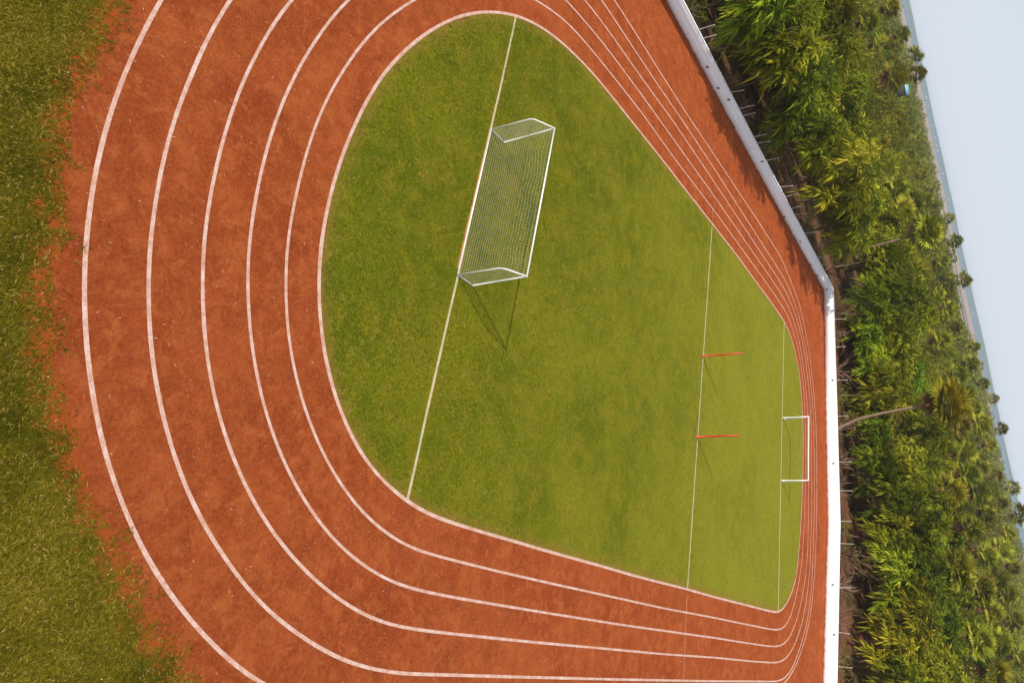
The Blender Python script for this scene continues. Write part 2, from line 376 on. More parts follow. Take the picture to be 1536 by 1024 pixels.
def ribbon(name, P, width, z, mat, closed=False):
    N = normals2(P, closed); m = len(P); rng = np.random.default_rng(m)
    wv = width * (1 + 0.10 * gsmooth(rng.normal(size=(m, 2)), 2.0, closed))[:, :1] * 0.5
    V = np.empty((m, 2, 3)); V[:, 0, :2] = P - N * wv; V[:, 1, :2] = P + N * wv; V[:, :, 2] = z
    F = [[2 * i, 2 * i + 1, 2 * i + 3, 2 * i + 2] for i in range(m - 1)]
    if closed: F.append([2 * m - 2, 2 * m - 1, 1, 0])
    b = MB(); b.add(V.reshape(-1, 3), F); return structure(b.build(name, mat))

# ---------------------------------------------------------------- ground sheets
# land: one polar sheet to the horizon
def build_land():
    th = np.linspace(0, 2 * math.pi, 181)[:-1]
    rr = np.r_[0.5, np.linspace(4, 130, 64), np.geomspace(140, 12000, 40)]
    TH, RR = np.meshgrid(th, rr); x = RR * np.sin(TH); y = RR * np.cos(TH)
    z = land_z(x, y) - 0.012
    nt = len(th); F = []
    for i in range(len(rr) - 1):
        for j in range(nt):
            F.append([i * nt + j, (i + 1) * nt + j, (i + 1) * nt + (j + 1) % nt, i * nt + (j + 1) % nt])
    b = MB(); b.add(np.column_stack([x.ravel(), y.ravel(), z.ravel()]), F)
    return structure(b.build('ground', M['land'], shade=True))
build_land()

# wall polyline (field side foot of the wall)
WALL = np.array([(-35.6, -12.0), (-34.9, 14.0), (-34.5, 27.3), (-33.55, 39.1), (-32.85, 50.5), (-32.25, 61.9), (-20.7, 62.55), (-11.0, 62.95), (0.9, 61.4), (16.0, 59.0), (34.0, 55.5)])

# clay sheet of the whole ground inside the wall
def ngon(name, P, z, mat):
    me = bpy.data.meshes.new(name); me.from_pydata([(float(a), float(b), z) for a, b in P], [], [list(range(len(P)))])
    me.materials.append(mat); return structure(link(name, me))
off = normals2(WALL)
wc = WALL - off * 0.0
clay_poly = np.vstack([WALL + (-off if (off[3][0] > 0) else off) * 0.05, [(34.0, -12.0)]])
ngon('running_track', clay_poly, 0.0, M['clay'])

def rings(name, P, Nin, z, mat, offs, tint):
    """closed sheet with rim rings so that the material knows where the rim is"""
    m = len(P); V = []; T = []
    for o, t in zip(offs, tint):
        V.append(np.column_stack([P + Nin * o, np.full(m, z)])); T.append(np.full(m, t))
    V = np.vstack(V); T = np.concatenate(T); F = []
    for r in range(len(offs) - 1):
        for j in range(m):
            F.append([r * m + j, r * m + (j + 1) % m, (r + 1) * m + (j + 1) % m, (r + 1) * m + j])
    me = bpy.data.meshes.new(name); me.from_pydata(V.tolist(), [], F + [list(range((len(offs) - 1) * m, len(offs) * m))])
    a = me.attributes.new('tint', 'FLOAT', 'POINT'); a.data.foreach_set('value', T.astype(np.float32))
    me.materials.append(mat); me.update(); return structure(link(name, me))
jag = gsmooth(RNG.normal(size=inner.shape), 1.0, True)[:, :1] * 0.05
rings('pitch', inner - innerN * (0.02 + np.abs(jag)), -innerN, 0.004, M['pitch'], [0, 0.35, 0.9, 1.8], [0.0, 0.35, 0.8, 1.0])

VERGE = [(265,-80),(225,-35),(195,0),(160,45),(140,80),(122,130),(112,200),(105,260),(100,340),(88,400),(82,460),(85,520),(95,590),(110,650),(128,700),(150,760),(175,810),(195,860),(215,905),(235,945),(270,985),(310,1024),(380,1075)]
_vg = px2g(VERGE)
def _along(P, sgn, cnt):                                   # carry the verge on beside the track, out of the frame
    i0 = int(np.argmin(((inner - P) ** 2).sum(1))); dd = math.hypot(*(P - inner[i0]))
    ks = (i0 + sgn * np.arange(8, cnt, 8)) % len(inner)
    return inner[ks] + innerN[ks] * (dd + np.minimum(1.5, np.arange(len(ks)) * 0.1))[:, None]
_i = [int(np.argmin(((inner - q) ** 2).sum(1))) for q in (_vg[8], _vg[16])]
_s = 1 if ((_i[1] - _i[0]) % len(inner)) < len(inner) / 2 else -1
vedge = gsmooth(resample(np.vstack([_along(_vg[0], -_s, 60)[::-1], _vg, _along(_vg[-1], _s, 170)]), 0.08), 4.0)
vN = normals2(vedge)
if vN[len(vN) // 2][1] > 0: vN = -vN                       # towards the camera side
rgv = np.random.default_rng(3)
vj = vedge + vN * (0.02 + gsmooth(rgv.normal(size=vedge.shape), 1.2)[:, :1] * 0.10 + gsmooth(rgv.normal(size=vedge.shape), 6)[:, :1] * 0.22)
def build_verge():
    m = len(vj); V = []; T = []
    for o, t in ((0, 0.0), (0.35, 0.25), (0.8, 0.6), (1.4, 1.0)):
        V.append(np.column_stack([vj + vN * o, np.full(m, 0.004)])); T.append(np.full(m, t))
    far = vj + vN * 1.4; far = np.column_stack([far[:, 0], np.full(m, -11.0)])
    far[:, 0] = np.linspace(-30, 40, m) if vj[-1, 0] > vj[0, 0] else np.linspace(40, -30, m)
    V.append(np.column_stack([far, np.full(m, 0.004)])); T.append(np.full(m, 1.0))
    V = np.vstack(V); T = np.concatenate(T); F = []
    for r in range(4):
        for j in range(m - 1): F.append([r * m + j, r * m + j + 1, (r + 1) * m + j + 1, (r + 1) * m + j])
    b = MB(); b.add(V, F, T); structure(b.build('grass_verge', M['verge']))
build_verge()

# painted lines
LW = {0: 0.092, 1: 0.092, 2: 0.088, 3: 0.085, 4: 0.082}
for k in range(5): ribbon('lane_line', lane_curves[k], LW[k], 0.008, M['lane'], True)
ribbon('inner_lane_line', inner, 0.11, 0.009, M['lane'], True)
def straight(name, a, b, w, z, mat):
    P = resample(np.array([G(*a), G(*b)]), 0.3); rng = np.random.default_rng(int(a[0]))
    return ribbon(name, P + gsmooth(rng.normal(size=P.shape), 2.0) * 0.012, w, z, mat)
straight('goal_line', (774, 26), (610.5, 750), 0.092, 0.0085, M['lime'])
straight('centre_line', (1068, 340), (1031, 882), 0.10, 0.0085, M['lime'])
straight('goal_line', (1176, 483), (1167, 916), 0.12, 0.0085, M['lime'])
straight('bare_soil', (736.2, 188), (686.6, 402), 0.075, 0.0047, M['faint'])
straight('faint_line', (1068.6, 311), (1068.2, 336), 0.06, 0.0045, M['faint'])
straight('faint_line', (1030.5, 888), (1023.5, 1060), 0.05, 0.0045, M['faint'])

# ---------------------------------------------------------------- grass blades (stuff)
def inside_poly(Q, P):
    x, y = Q[:, 0], Q[:, 1]; c = np.zeros(len(Q), bool); px, py = P[:, 0], P[:, 1]; j = len(P) - 1
    for i in range(len(P)):
        m = ((py[i] > y) != (py[j] > y))
        with np.errstate(divide='ignore', invalid='ignore'):
            xi = (px[j] - px[i]) * (y - py[i]) / (py[j] - py[i]) + px[i]
        c ^= m & (x < xi); j = i
    return c

def vnoise(Q, scale, seed):
    """smooth value noise"""
    rng = np.random.default_rng(seed); g = rng.random((128, 128)); q = Q / scale + 500
    i = np.floor(q).astype(int); f = q - i; f = f * f * (3 - 2 * f); i %= 127
    a = g[i[:, 0], i[:, 1]]; b = g[i[:, 0] + 1, i[:, 1]]; c = g[i[:, 0], i[:, 1] + 1]; d = g[i[:, 0] + 1, i[:, 1] + 1]
    return (a * (1 - f[:, 0]) + b * f[:, 0]) * (1 - f[:, 1]) + (c * (1 - f[:, 0]) + d * f[:, 0]) * f[:, 1]

def grass(name, Q, L, W, mat, lean, straw, label):
    K = len(Q); rng = np.random.default_rng(K)
    base = np.column_stack([Q, np.full(K, 0.004)])
    a = rng.random(K) * 2 * math.pi; up = rng.uniform(0.25, 1.0, K) * (1 - lean) + 0.1
    d = np.column_stack([np.cos(a), np.sin(a), up]); d /= np.linalg.norm(d, axis=1)[:, None]
    Ls = L * rng.uniform(0.5, 1.4, K)
    tint = np.clip(vnoise(Q, 0.5, 5) * 0.35 + vnoise(Q, 2.7, 9) * 0.3 + rng.normal(0, 0.13, K), 0, 0.62)
    s = rng.random(K) < straw * (0.4 + 1.2 * vnoise(Q, 1.1, 21)); tint[s] = rng.uniform(0.75, 1.0, s.sum())
    b = MB(); b.blades(base, d, Ls, W * rng.uniform(0.7, 1.4, K), 0.45, tint, prof=(0.9, 1.0, 0.2))
    o = b.build(name, mat); o['kind'] = 'stuff'; o['label'] = label; o['category'] = 'grass'; return o

mn, mx = inner.min(0), inner.max(0)
Q = RNG.random((420000, 2)) * (mx - mn) + mn
keep = RNG.random(len(Q)) < np.clip(1.25 - (Q[:, 1] - 8) / 34, 0.22, 1)
Q = Q[keep]; rim = inner - innerN * 0.10
Q = Q[inside_poly(Q, rim)]
dmin = np.full(len(Q), 9.0)
for i in range(0, len(inner), 3): dmin = np.minimum(dmin, np.hypot(Q[:, 0] - inner[i, 0], Q[:, 1] - inner[i, 1]))
Q = Q[(RNG.random(len(Q)) < np.clip(0.25 + dmin / 0.8, 0, 1)) & (np.abs(Q[:, 1] - 16.04) > 0.08) & (np.abs(Q[:, 1] - 35.96) > 0.07) & (np.abs(Q[:, 1] - 50.7) > 0.08)]
grass('pitch_grass', Q, 0.085, 0.014, M['grass'], 0.35, 0.10, 'short green and straw coloured turf covering the football pitch')

Qs = RNG.random((60000, 2)) * (mx - mn) + mn
Qs = Qs[(RNG.random(len(Qs)) < np.clip(1.2 - (Qs[:, 1] - 8) / 26, 0.06, 1)) & inside_poly(Qs, rim)]
grass('dry_straw', Qs, 0.15, 0.015, M['vgrass'], 0.8, 0.75, 'dry straw coloured grass strands lying over the green pitch')
Q = np.column_stack([RNG.uniform(-17, 12, 1150000), RNG.uniform(-1, 19, 1150000)])
vpoly = np.vstack([vj, [(40, -11), (-30, -11)]]) if vj[-1, 0] > vj[0, 0] else np.vstack([vj, [(-30, -11), (40, -11)]])
spread = vj - vN * 0.22
ins = inside_poly(Q, vpoly)
dm = np.full(len(Q), 9.0)
for i in range(0, len(vj), 2): dm = np.minimum(dm, np.hypot(Q[:, 0] - vj[i, 0], Q[:, 1] - vj[i, 1]))
nz = vnoise(Q, 0.35, 77) * 0.6 + vnoise(Q, 0.11, 78) * 0.4
prob = np.where(ins, np.clip((dm + 0.22) * 1.15 + (nz - 0.5) * 1.6, 0.03, 1), np.clip(0.16 - dm * 0.6 + (nz - 0.64) * 1.0, 0, 0.4) * (dm < 0.42))
Q = Q[RNG.random(len(Q)) < prob]
grass('verge_grass', Q, 0.11, 0.012, M['vgrass'], 0.45, 0.11, 'rough unmown grass with straw coloured blades beside the running track')

# bits of straw and grit on the clay
Q = np.column_stack([RNG.uniform(-30, 4, 16000), RNG.uniform(4, 40, 16000)])
Q = Q[~inside_poly(Q, inner + innerN * 0.1)][:6500]
K = len(Q); a = RNG.random(K) * 6.283
b = MB(); b.blades(np.column_stack([Q, np.full(K, 0.012)]), np.column_stack([np.cos(a), np.sin(a), np.full(K, 0.05)]), RNG.uniform(0.02, 0.08, K), RNG.uniform(0.006, 0.012, K), 0.0, RNG.random(K) ** 1.6,
                   prof=(0.6, 1.0, 0.5), twist=np.tile([[0, 0, 1.0]], (K, 1)))
o = b.build('leaf_litter', M['litter']); o['kind'] = 'stuff'; o['label'] = 'bits of straw and pale grit scattered on the red clay'; o['category'] = 'litter'

# ---------------------------------------------------------------- boundary wall
def offset_poly(P, d):
    out = []
    for i in range(len(P)):
        ns = []
        if i > 0: t = P[i] - P[i - 1]; t /= np.linalg.norm(t); ns.append(np.array([-t[1], t[0]]))
        if i < len(P) - 1: t = P[i + 1] - P[i]; t /= np.linalg.norm(t); ns.append(np.array([-t[1], t[0]]))
        n = sum(ns); n /= np.linalg.norm(n); n /= max(0.5, n @ ns[0]); out.append(P[i] + n * d)
    return np.array(out)
def wh(x, y):
    return np.interp(np.asarray(x, float) + np.where(np.asarray(y, float) < 60, -20, 0), [-32.3, -21, -11], [0.98, 1.04, 1.10])
WD = resample(WALL, 0.8)          # fine stations keep the corner points close enough
def wall_strip(b, P, d0, d1, z0, z1):
    A = offset_poly(P, d0); B = offset_poly(P, d1); m = len(P)
    hh = wh(P[:, 0] + wl[0], P[:, 1] + wl[1]); Z0 = z0[0] + z0[1] * hh; Z1 = z1[0] + z1[1] * hh
    V = np.vstack([np.column_stack([A, Z0]), np.column_stack([A, Z1]), np.column_stack([B, Z1]), np.column_stack([B, Z0])])
    F = []
    for i in range(m - 1):
        for k in range(4): F.append([k * m + i, k * m + i + 1, ((k + 1) % 4) * m + i + 1, ((k + 1) % 4) * m + i])
    F += [[0, m, 2 * m, 3 * m], [m - 1, 4 * m - 1, 3 * m - 1, 2 * m - 1]]
    b.add(V, F)
wall = empty('boundary_wall', (-30, 60, 0), 'long low white limewashed wall with thin posts bounding the running track', 'wall')
wl = np.array([-30, 60.0])
b = MB(); wall_strip(b, WALL - wl, 0.0, 0.13, (-0.3, 0), (-0.04, 1)); b.build('wall_body', M['wall'], wall)
b = MB(); wall_strip(b, WALL - wl, -0.012, 0.142, (-0.04, 1), (0, 1)); b.build('coping', M['wall'], wall)
b = MB(); wall_strip(b, WALL[:6] - wl, -0.012, 0.0, (0, 0.70), (0.025, 0.70)); b.build('ledge', M['wall'], wall)
# posts on the wall (photo pixels of their feet)
POSTS = [(1050,30),(1056,47),(1097,132),(1109,160),(1115,172),(1131,200),(1136,212),(1149,243),(1170,281),(1178,295),(1187,314),(1192,334),(1207,353),(1226,392),(1232,410),(1244,433.5),
         (1249,475),(1252.5,520),(1254.5,570.5),(1256,625),(1257.5,694),(1259,736),(1260,782),(1260,817),(1260,884.5),(1259,951),(1257.5,1000)]
segW = resample(WALL, 0.1)
post_b = MB(); post_b.tube([(0, 0, 0), (0, 0, 0.5), (0, 0, 0.98)], [0.032, 0.03, 0.026], 6)
post_b.tube([(0, 0, 0.93), (0.0, 0.0, 1.0)], [0.045, 0.045], 6)
post_me = post_b.mesh('post', M['iron'])
brk_b = MB(); brk_b.box((0, 0, 0), (0.07, 0.05, 0.16)); brk_b.box((0.0, -0.05, 0.09), (0.12, 0.06, 0.03)); brk_me = brk_b.mesh('bracket', M['rust'])
wtop = offset_poly(segW, 0.065)
wd = np.array([(G(*p, 1.0)) for p in POSTS])
for q in wd:
    i = int(np.argmin(((wtop - q) ** 2).sum(1)))
    rel = [float(wtop[i, 0] + 30), float(wtop[i, 1] - 60), float(wh(wtop[i, 0], wtop[i, 1]))]
    o = link('post', post_me, wall); o.location = rel
    o.rotation_euler = (RNG.normal(0, 0.04), RNG.normal(0, 0.04), 0); o.scale = (1, 1, float(RNG.uniform(0.85, 1.1)))
BR = [(1040,90),(1060.5,100),(1077,133),(1093,149),(1143,242),(1176,325),(1200,362),(1215,397),(1226,413),(1240,434),(1249,570),(1250,694),(1249,877),(1251,951)]
fs = offset_poly(segW, -0.03)
for p in BR:
    best = None
    for i in range(20, len(fs) - 1, 1):
        w = ray(*p)
        # where the viewing ray meets the wall face near this station
        t = (fs[i][1] / w[1]) if abs(w[1]) > abs(w[0]) else fs[i][0] / w[0]
        h = np.array([w[0] * t, w[1] * t, CAM_H + w[2] * t]); e = math.hypot(h[0] - fs[i][0], h[1] - fs[i][1])
        if 0.05 < h[2] < 0.8 and (best is None or e < best[0]): best = (e, i, h[2])
    if best:
        i = best[1]; T = fs[min(i + 1, len(fs) - 1)] - fs[i - 1]
        o = link('bracket', brk_me, wall); o.location = (float(fs[i][0] + 30), float(fs[i][1] - 60), float(best[2])); o.rotation_euler = (0, 0, math.atan2(T[1], T[0]))

# ---------------------------------------------------------------- goals
def net_patch(b, A, B, C, D, step, sag=0.0, r=0.005):
    """grid of cords over the bilinear patch A-B (one edge) to D-C (other edge)"""
    A, B, C, D = [np.array(q, float) for q in (A, B, C, D)]
    nu = max(2, int(round(max(np.linalg.norm(B - A), np.linalg.norm(C - D)) / step))); nv = max(2, int(round(max(np.linalg.norm(D - A), np.linalg.norm(C - B)) / step)))
    nrm = np.cross(B - A, D - A); nrm /= np.linalg.norm(nrm) + 1e-9
    rng = np.random.default_rng(nu * 7 + nv)
    wob = gsmooth(gsmooth(rng.normal(size=(nu + 1, 2)), 2.0), 1.5)
    def pt(u, v):
        p = (A * (1 - u) + B * u) * (1 - v) + (D * (1 - u) + C * u) * v
        w = math.sin(math.pi * u) ** 0.5 * math.sin(math.pi * v) if 0 < u < 1 and 0 < v < 1 else 0.0
        k = sag * w * (1 + 2.0 * wob[int(u * nu + 0.5), 0])
        return p + np.array([0, 0, -1.0]) * k + nrm * 0.25 * k * math.sin(9 * u)
    for i in range(nu + 1): b.tube([pt(i / nu, j / nv) for j in range(nv + 1)], r, 3, caps=False)
    for j in range(nv + 1): b.tube([pt(i / nu, j / nv) for i in range(nu + 1)], r, 3, caps=False)

def bend(P, r, n=5):
    """polyline with its middle corner rounded"""
    a, c, e = [np.array(q, float) for q in P]
    d1 = (a - c) / np.linalg.norm(a - c); d2 = (e - c) / np.linalg.norm(e - c); out = [a]
    p0 = c + d1 * r; p2 = c + d2 * r
    for t in np.linspace(0, 1, n): out.append((1 - t) ** 2 * p0 + 2 * t * (1 - t) * c + t * t * p2)
    return out + [e]

def make_goal(loc, rz, w, h, dbot, dtop, hr, tube, step, label, netr, top_bar=False):
    """front posts at y=0, rear at y=-dbot; rear top corner (rounded) at y=-dtop, z=hr; local x along the goal"""
    g = empty('football_goal', loc, label, 'football goal', None, rz)
    for x in (-w / 2, w / 2):
        b = MB(); b.tube([(x, 0, 0), (x, 0, h * 0.5), (x, 0, h)], tube, 8); b.build('post', M['white_metal'], g, True)
    b = MB(); b.tube([(-w / 2 - tube, 0, h), (0, 0, h), (w / 2 + tube, 0, h)], tube * 1.02, 8); b.build('crossbar', M['white_metal'], g, True)
    for x in (-w / 2, w / 2):
        b = MB(); b.tube(bend([(x, -tube, h - tube * 0.3), (x, -dtop, hr), (x, -dbot, tube)], 0.16), tube * 0.86, 8); b.build('back_stay', M['white_metal'], g, True)
        b = MB(); b.tube([(x, -dbot, tube), (x, -dbot / 2, tube), (x, -tube, tube)], tube * 0.86, 8); b.build('ground_bar', M['white_metal'], g, True)
    rz_ = (dtop, hr) if top_bar else (dbot, tube)
    b = MB(); b.tube([(-w / 2, -rz_[0], rz_[1]), (0, -rz_[0], rz_[1]), (w / 2, -rz_[0], rz_[1])], tube * 0.9, 8); b.build('rear_bar', M['white_metal'], g, True)
    b = MB(); x = w / 2
    net_patch(b, (-x, -0.03, h), (x, -0.03, h), (x, -dtop, hr), (-x, -dtop, hr), step, 0.09, netr)
    net_patch(b, (-x, -dtop, hr), (x, -dtop, hr), (x, -dbot, 0.06), (-x, -dbot, 0.06), step, -0.02, netr)
    for s in (-x, x): net_patch(b, (s, -0.03, h), (s, -dtop, hr), (s, -dbot, 0.06), (s, -0.03, 0.06), step, 0.02, netr)
    b.build('net', M['net'], g)
    return g
NG = dict(w=6.05, h=2.30, dbot=0.80, dtop=0.75, hr=1.85)
make_goal((-13.66, 16.86, 0), R(-0.4), NG['w'], NG['h'], NG['dbot'], NG['dtop'], NG['hr'], 0.029, 0.102, 'large white framed goal with net, nearest the camera on the near goal line', 0.0028)
make_goal((-14.07, 50.72, 0), R(180), 4.6, 1.93, 0.50, 0.16, 1.80, 0.033, 0.25, 'small white goal at the far end of the pitch near the white wall', 0.0009, True)

# ---------------------------------------------------------------- red posts
def red_post(loc, lean, label):
    p = empty('marker_post', loc, label, 'post', 'red posts standing on the centre line')
    b = MB(); b.tube([(0, 0, 0), (lean[0] * .5, lean[1] * .5, 1.2), (lean[0], lean[1], 2.4)], [0.05, 0.046, 0.042], 8); b.build('pole', M['red'], p, True)
    b = MB(); b.tube([(0, 0, 0), (0, 0, 0.02), (0, 0, 0.16)], [0.09, 0.065, 0.058], 8); b.build('socket', M['red'], p, True)
    b = MB(); b.tube([(lean[0], lean[1], 2.395), (lean[0], lean[1], 2.44)], [0.05, 0.04], 8); b.build('cap', M['red'], p, True)
red_post((*G(1054, 534), 0.008), (0.06, -0.02), 'red post on the centre line, the one nearer the bend in the white wall')
red_post((*G(1045, 655), 0.008), (0.0, -0.02), 'red post on the centre line, the one farther from the bend in the white wall')

# ---------------------------------------------------------------- plants
def unit(v): return v / (np.linalg.norm(v, axis=-1, keepdims=True) + 1e-9)

def limb_pts(a, e, rng, n=4, wob=0.12):
    a = np.array(a, float); e = np.array(e, float); P = []
    L = np.linalg.norm(e - a)
    for i in range(n + 1):
        t = i / n; p = a * (1 - t) + e * t + np.array([0, 0, 0.12 * L * math.sin(math.pi * t)])
        if 0 < i < n: p += rng.normal(0, wob * L * 0.3, 3)
        P.append(p)
    return P

def feathery_proto(seed, h, rad, leafmat, nl=12, shoots=12, leaf=0.78, name='feathery_tree'):
    rng = np.random.default_rng(seed)
    root = empty(name, (0, 0, -500), 'tree', 'tree')
    b = MB(); top = np.array([rng.normal(0, .3), rng.normal(0, .3), h * 0.62])
    tr = [(0, 0, -0.3), (rng.normal(0, .1), rng.normal(0, .1), h * 0.2), tuple(top * np.array([.6, .6, .66])), tuple(top)]
    b.tube(tr, [0.13, 0.11, 0.085, 0.05], 6)
    lobes = []
    for i in range(nl):
        a = i * 2.4 + rng.normal(0, .3); f = rng.random()
        z = h * (0.50 + 0.45 * (i + 0.5) / nl); rr = rad * (0.25 + 0.75 * math.sin(math.pi * min(1, (z / h - 0.25) / 0.75)) ** 0.7) * (0.6 + 0.5 * f)
        if i == nl - 1: rr *= 0.3
        e = np.array([math.cos(a) * rr, math.sin(a) * rr, z])
        s = np.array(tr[2]) * (0.7 + 0.3 * rng.random()) if z < h * 0.7 else top * rng.uniform(0.8, 1.0)
        b.tube(limb_pts(s, e, rng), [0.05, 0.042, 0.034, 0.024, 0.012], 5, caps=False)
        lobes.append((e, rng.uniform(0.55, 0.95)))
    b.build('trunk', M['bark'], root, True)
    b = MB()
    for e, lr in lobes:
        ns = int(shoots * (0.7 + 0.6 * rng.random()))
        d = unit(rng.normal(size=(ns, 3)) + np.array([0, 0, 0.35]))
        st = e + d * lr * rng.uniform(0.15, 0.75, (ns, 1))
        out = unit(np.array([e[0], e[1], 0.0])[None] * 0.35 + d + np.array([0, 0, 0.25]))
        lobet = rng.uniform(-0.34, 0.26)
        nb = 13
        for k in range(nb):
            t = k / (nb - 1); sl = rng.uniform(0.7, 1.5, ns)
            p = st + out * (sl * t)[:, None]; p[:, 2] -= 0.35 * sl * t * t
            side = unit(np.cross(out, rng.normal(size=(ns, 3))))
            dd = unit(out * (0.45 + 0.9 * t) + side * (1.0 - 0.55 * t) + np.array([0, 0, -0.12]))
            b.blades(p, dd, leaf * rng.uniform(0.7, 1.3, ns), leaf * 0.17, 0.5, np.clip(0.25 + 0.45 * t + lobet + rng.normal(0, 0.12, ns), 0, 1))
    b.build('crown', leafmat, root)
    return root

def bushy_proto(seed, h, rad, leafmat, nl=13, per=190, leaf=0.36, trunk=True, name='broadleaf_tree'):
    rng = np.random.default_rng(seed)
    root = empty(name, (0, 0, -500), 'tree', 'tree')
    b = MB(); top = np.array([rng.normal(0, .25), rng.normal(0, .25), h * 0.55])
    b.tube([(0, 0, -0.3), tuple(top * .5), tuple(top)], [0.17, 0.13, 0.08], 6)
    lobes = []
    for i in range(nl):
        a = i * 2.4 + rng.normal(0, .35); z = h * (0.38 + 0.55 * rng.random() ** 0.8 if i < nl - 2 else 0.86)
        rr = rad * (0.35 + 0.6 * rng.random()) * math.sqrt(max(0.05, 1 - ((z / h - 0.5) / 0.5) ** 2))
        e = np.array([math.cos(a) * rr, math.sin(a) * rr, z])
        b.tube(limb_pts(top * rng.uniform(.6, 1), e, rng, 3), [0.06, 0.045, 0.03, 0.015], 5, caps=False)
        lobes.append((e, rad * rng.uniform(0.32, 0.56)))
    b.build('trunk', M['bark'], root, True)
    b = MB()
    for e, lr in lobes:
        n = int(per * rng.uniform(0.7, 1.3)); d = unit(rng.normal(size=(n, 3)) + np.array([0, 0, 0.25]))
        r_ = lr * rng.uniform(0.55, 1.08, (n, 1)) * (1 + 0.22 * np.sin(d[:, :1] * 5 + e[0]) * np.cos(d[:, 2:3] * 6 + e[1]))
        p = e + d * r_ * np.array([1, 1, 0.85]); dd = unit(np.cross(d, rng.normal(size=(n, 3))) + d * 0.25 + np.array([0, 0, -0.15]))
        lt = rng.uniform(-0.2, 0.2)
        b.blades(p, dd, leaf * rng.uniform(0.6, 1.3, n), leaf * 0.5, 0.3, np.clip(0.45 + lt + rng.normal(0, 0.12, n), 0, 1), prof=(0.3, 1.0, 0.25), twist=d + rng.normal(size=(n, 3)) * 0.38)
    b.build('crown', leafmat, root)
    return root

def fan(b, hub, d, up, rad, n, arc, rng, tint, droop):
    """one fan leaf: n pleats spread about direction d, lying in the plane whose normal is up"""
    side = np.cross(up, d); side /= np.linalg.norm(side) + 1e-9
    a = np.linspace(-arc / 2, arc / 2, n)
    dirs = np.cos(a)[:, None] * d + np.sin(a)[:, None] * side
    L = rad * (0.82 + 0.18 * np.cos(a * 0.6)) * rng.uniform(0.9, 1.08, n)
    b.blades(np.tile(hub, (n, 1)), unit(dirs), L, rad * 2.3 * arc / 4.2 / n, droop, np.clip(tint + rng.normal(0, .1, n), 0, 1), prof=(0.15, 0.8, 1.0, 0.12),
             twist=np.tile(up, (n, 1)) + rng.normal(0, .35, (n, 3)))

def palm_crown(root, head, rng, nlive=26, ndead=9, pet=0.95, rad=0.95):
    b = MB()
    for i in range(nlive):
        el = R(85) - (i / nlive) ** 0.8 * R(112); az = i * 2.399 + rng.normal(0, .15)
        d = np.array([math.cos(az) * math.cos(el), math.sin(az) * math.cos(el), math.sin(el)])
        L = pet * rng.uniform(0.8, 1.15)
        e = head + d * L; e = e + np.array([0, 0, -0.10 * L])
        b.tube([head, (head + e) / 2 + np.array([0, 0, .05]), e], [0.035, 0.028, 0.02], 4, 0.55, caps=False)
        up = np.array([-math.cos(az) * math.sin(el), -math.sin(az) * math.sin(el), math.cos(el)]) + rng.normal(0, .35, 3)
        up = unit(np.cross(np.cross(d, up), d))
        fan(b, e - d * 0.08, d, up, rad * rng.uniform(.85, 1.15), 15, R(rng.uniform(200, 260)), rng, rng.uniform(0.15, 0.85), 0.16)
    b.build('fronds', M['leafP'], root)
    if ndead:
        b = MB()
        for i in range(ndead):
            az = i * 2.399 + 1; el = -R(rng.uniform(40, 78))
            d = np.array([math.cos(az) * math.cos(el), math.sin(az) * math.cos(el), math.sin(el)])
            s = head - np.array([0, 0, .12]); e = s + d * pet * 0.75
            b.tube([s, (s + e) / 2, e], [0.035, 0.03, 0.02], 4, 0.4, caps=False)
            up = unit(np.cross(np.cross(d, np.array([math.cos(az), math.sin(az), 0.4])), d))
            fan(b, e, d, up, rad * 0.75, 9, R(120), rng, rng.uniform(.2, .8), 0.3)
        b.build('dead_fronds', M['dead'], root)

def make_palm(px, py, D, label, lean=(0, 0), rad=0.95, live=26, dead=9, Y=None, path=None, sc=1.0, group='fan palms rising out of the woodland'):
    head = at_y(px, py, Y) if Y else at_dist(px, py, D)
    rng = np.random.default_rng(int(px * 7 + py))
    if path is not None:
        base = np.array([path[0][0], path[0][1], land_z(path[0][0], path[0][1])])
    else:
        bx, by = head[0] - lean[0], head[1] - lean[1]; base = np.array([bx, by, float(land_z(bx, by))])
    root = empty('fan_palm', base, label, 'palm tree', group)
    hr = head - base
    if path is not None:
        P = [(0, 0, -0.3)] + [tuple(np.array(q) - base) for q in path[1:]] + [tuple(hr)]
    else:
        P = [(0, 0, -0.3), tuple(hr * .3 + rng.normal(0, .08, 3)), tuple(hr * .65 + rng.normal(0, .08, 3)), tuple(hr)]
    n = len(P)
    b = MB(); b.tube(P, np.linspace(0.165, 0.10, n) * sc, 8); b.build('trunk', M['palmbark'], root, True)
    palm_crown(root, hr, rng, live, dead, 0.95 * rad / 0.95 * sc, rad * sc)
    return root

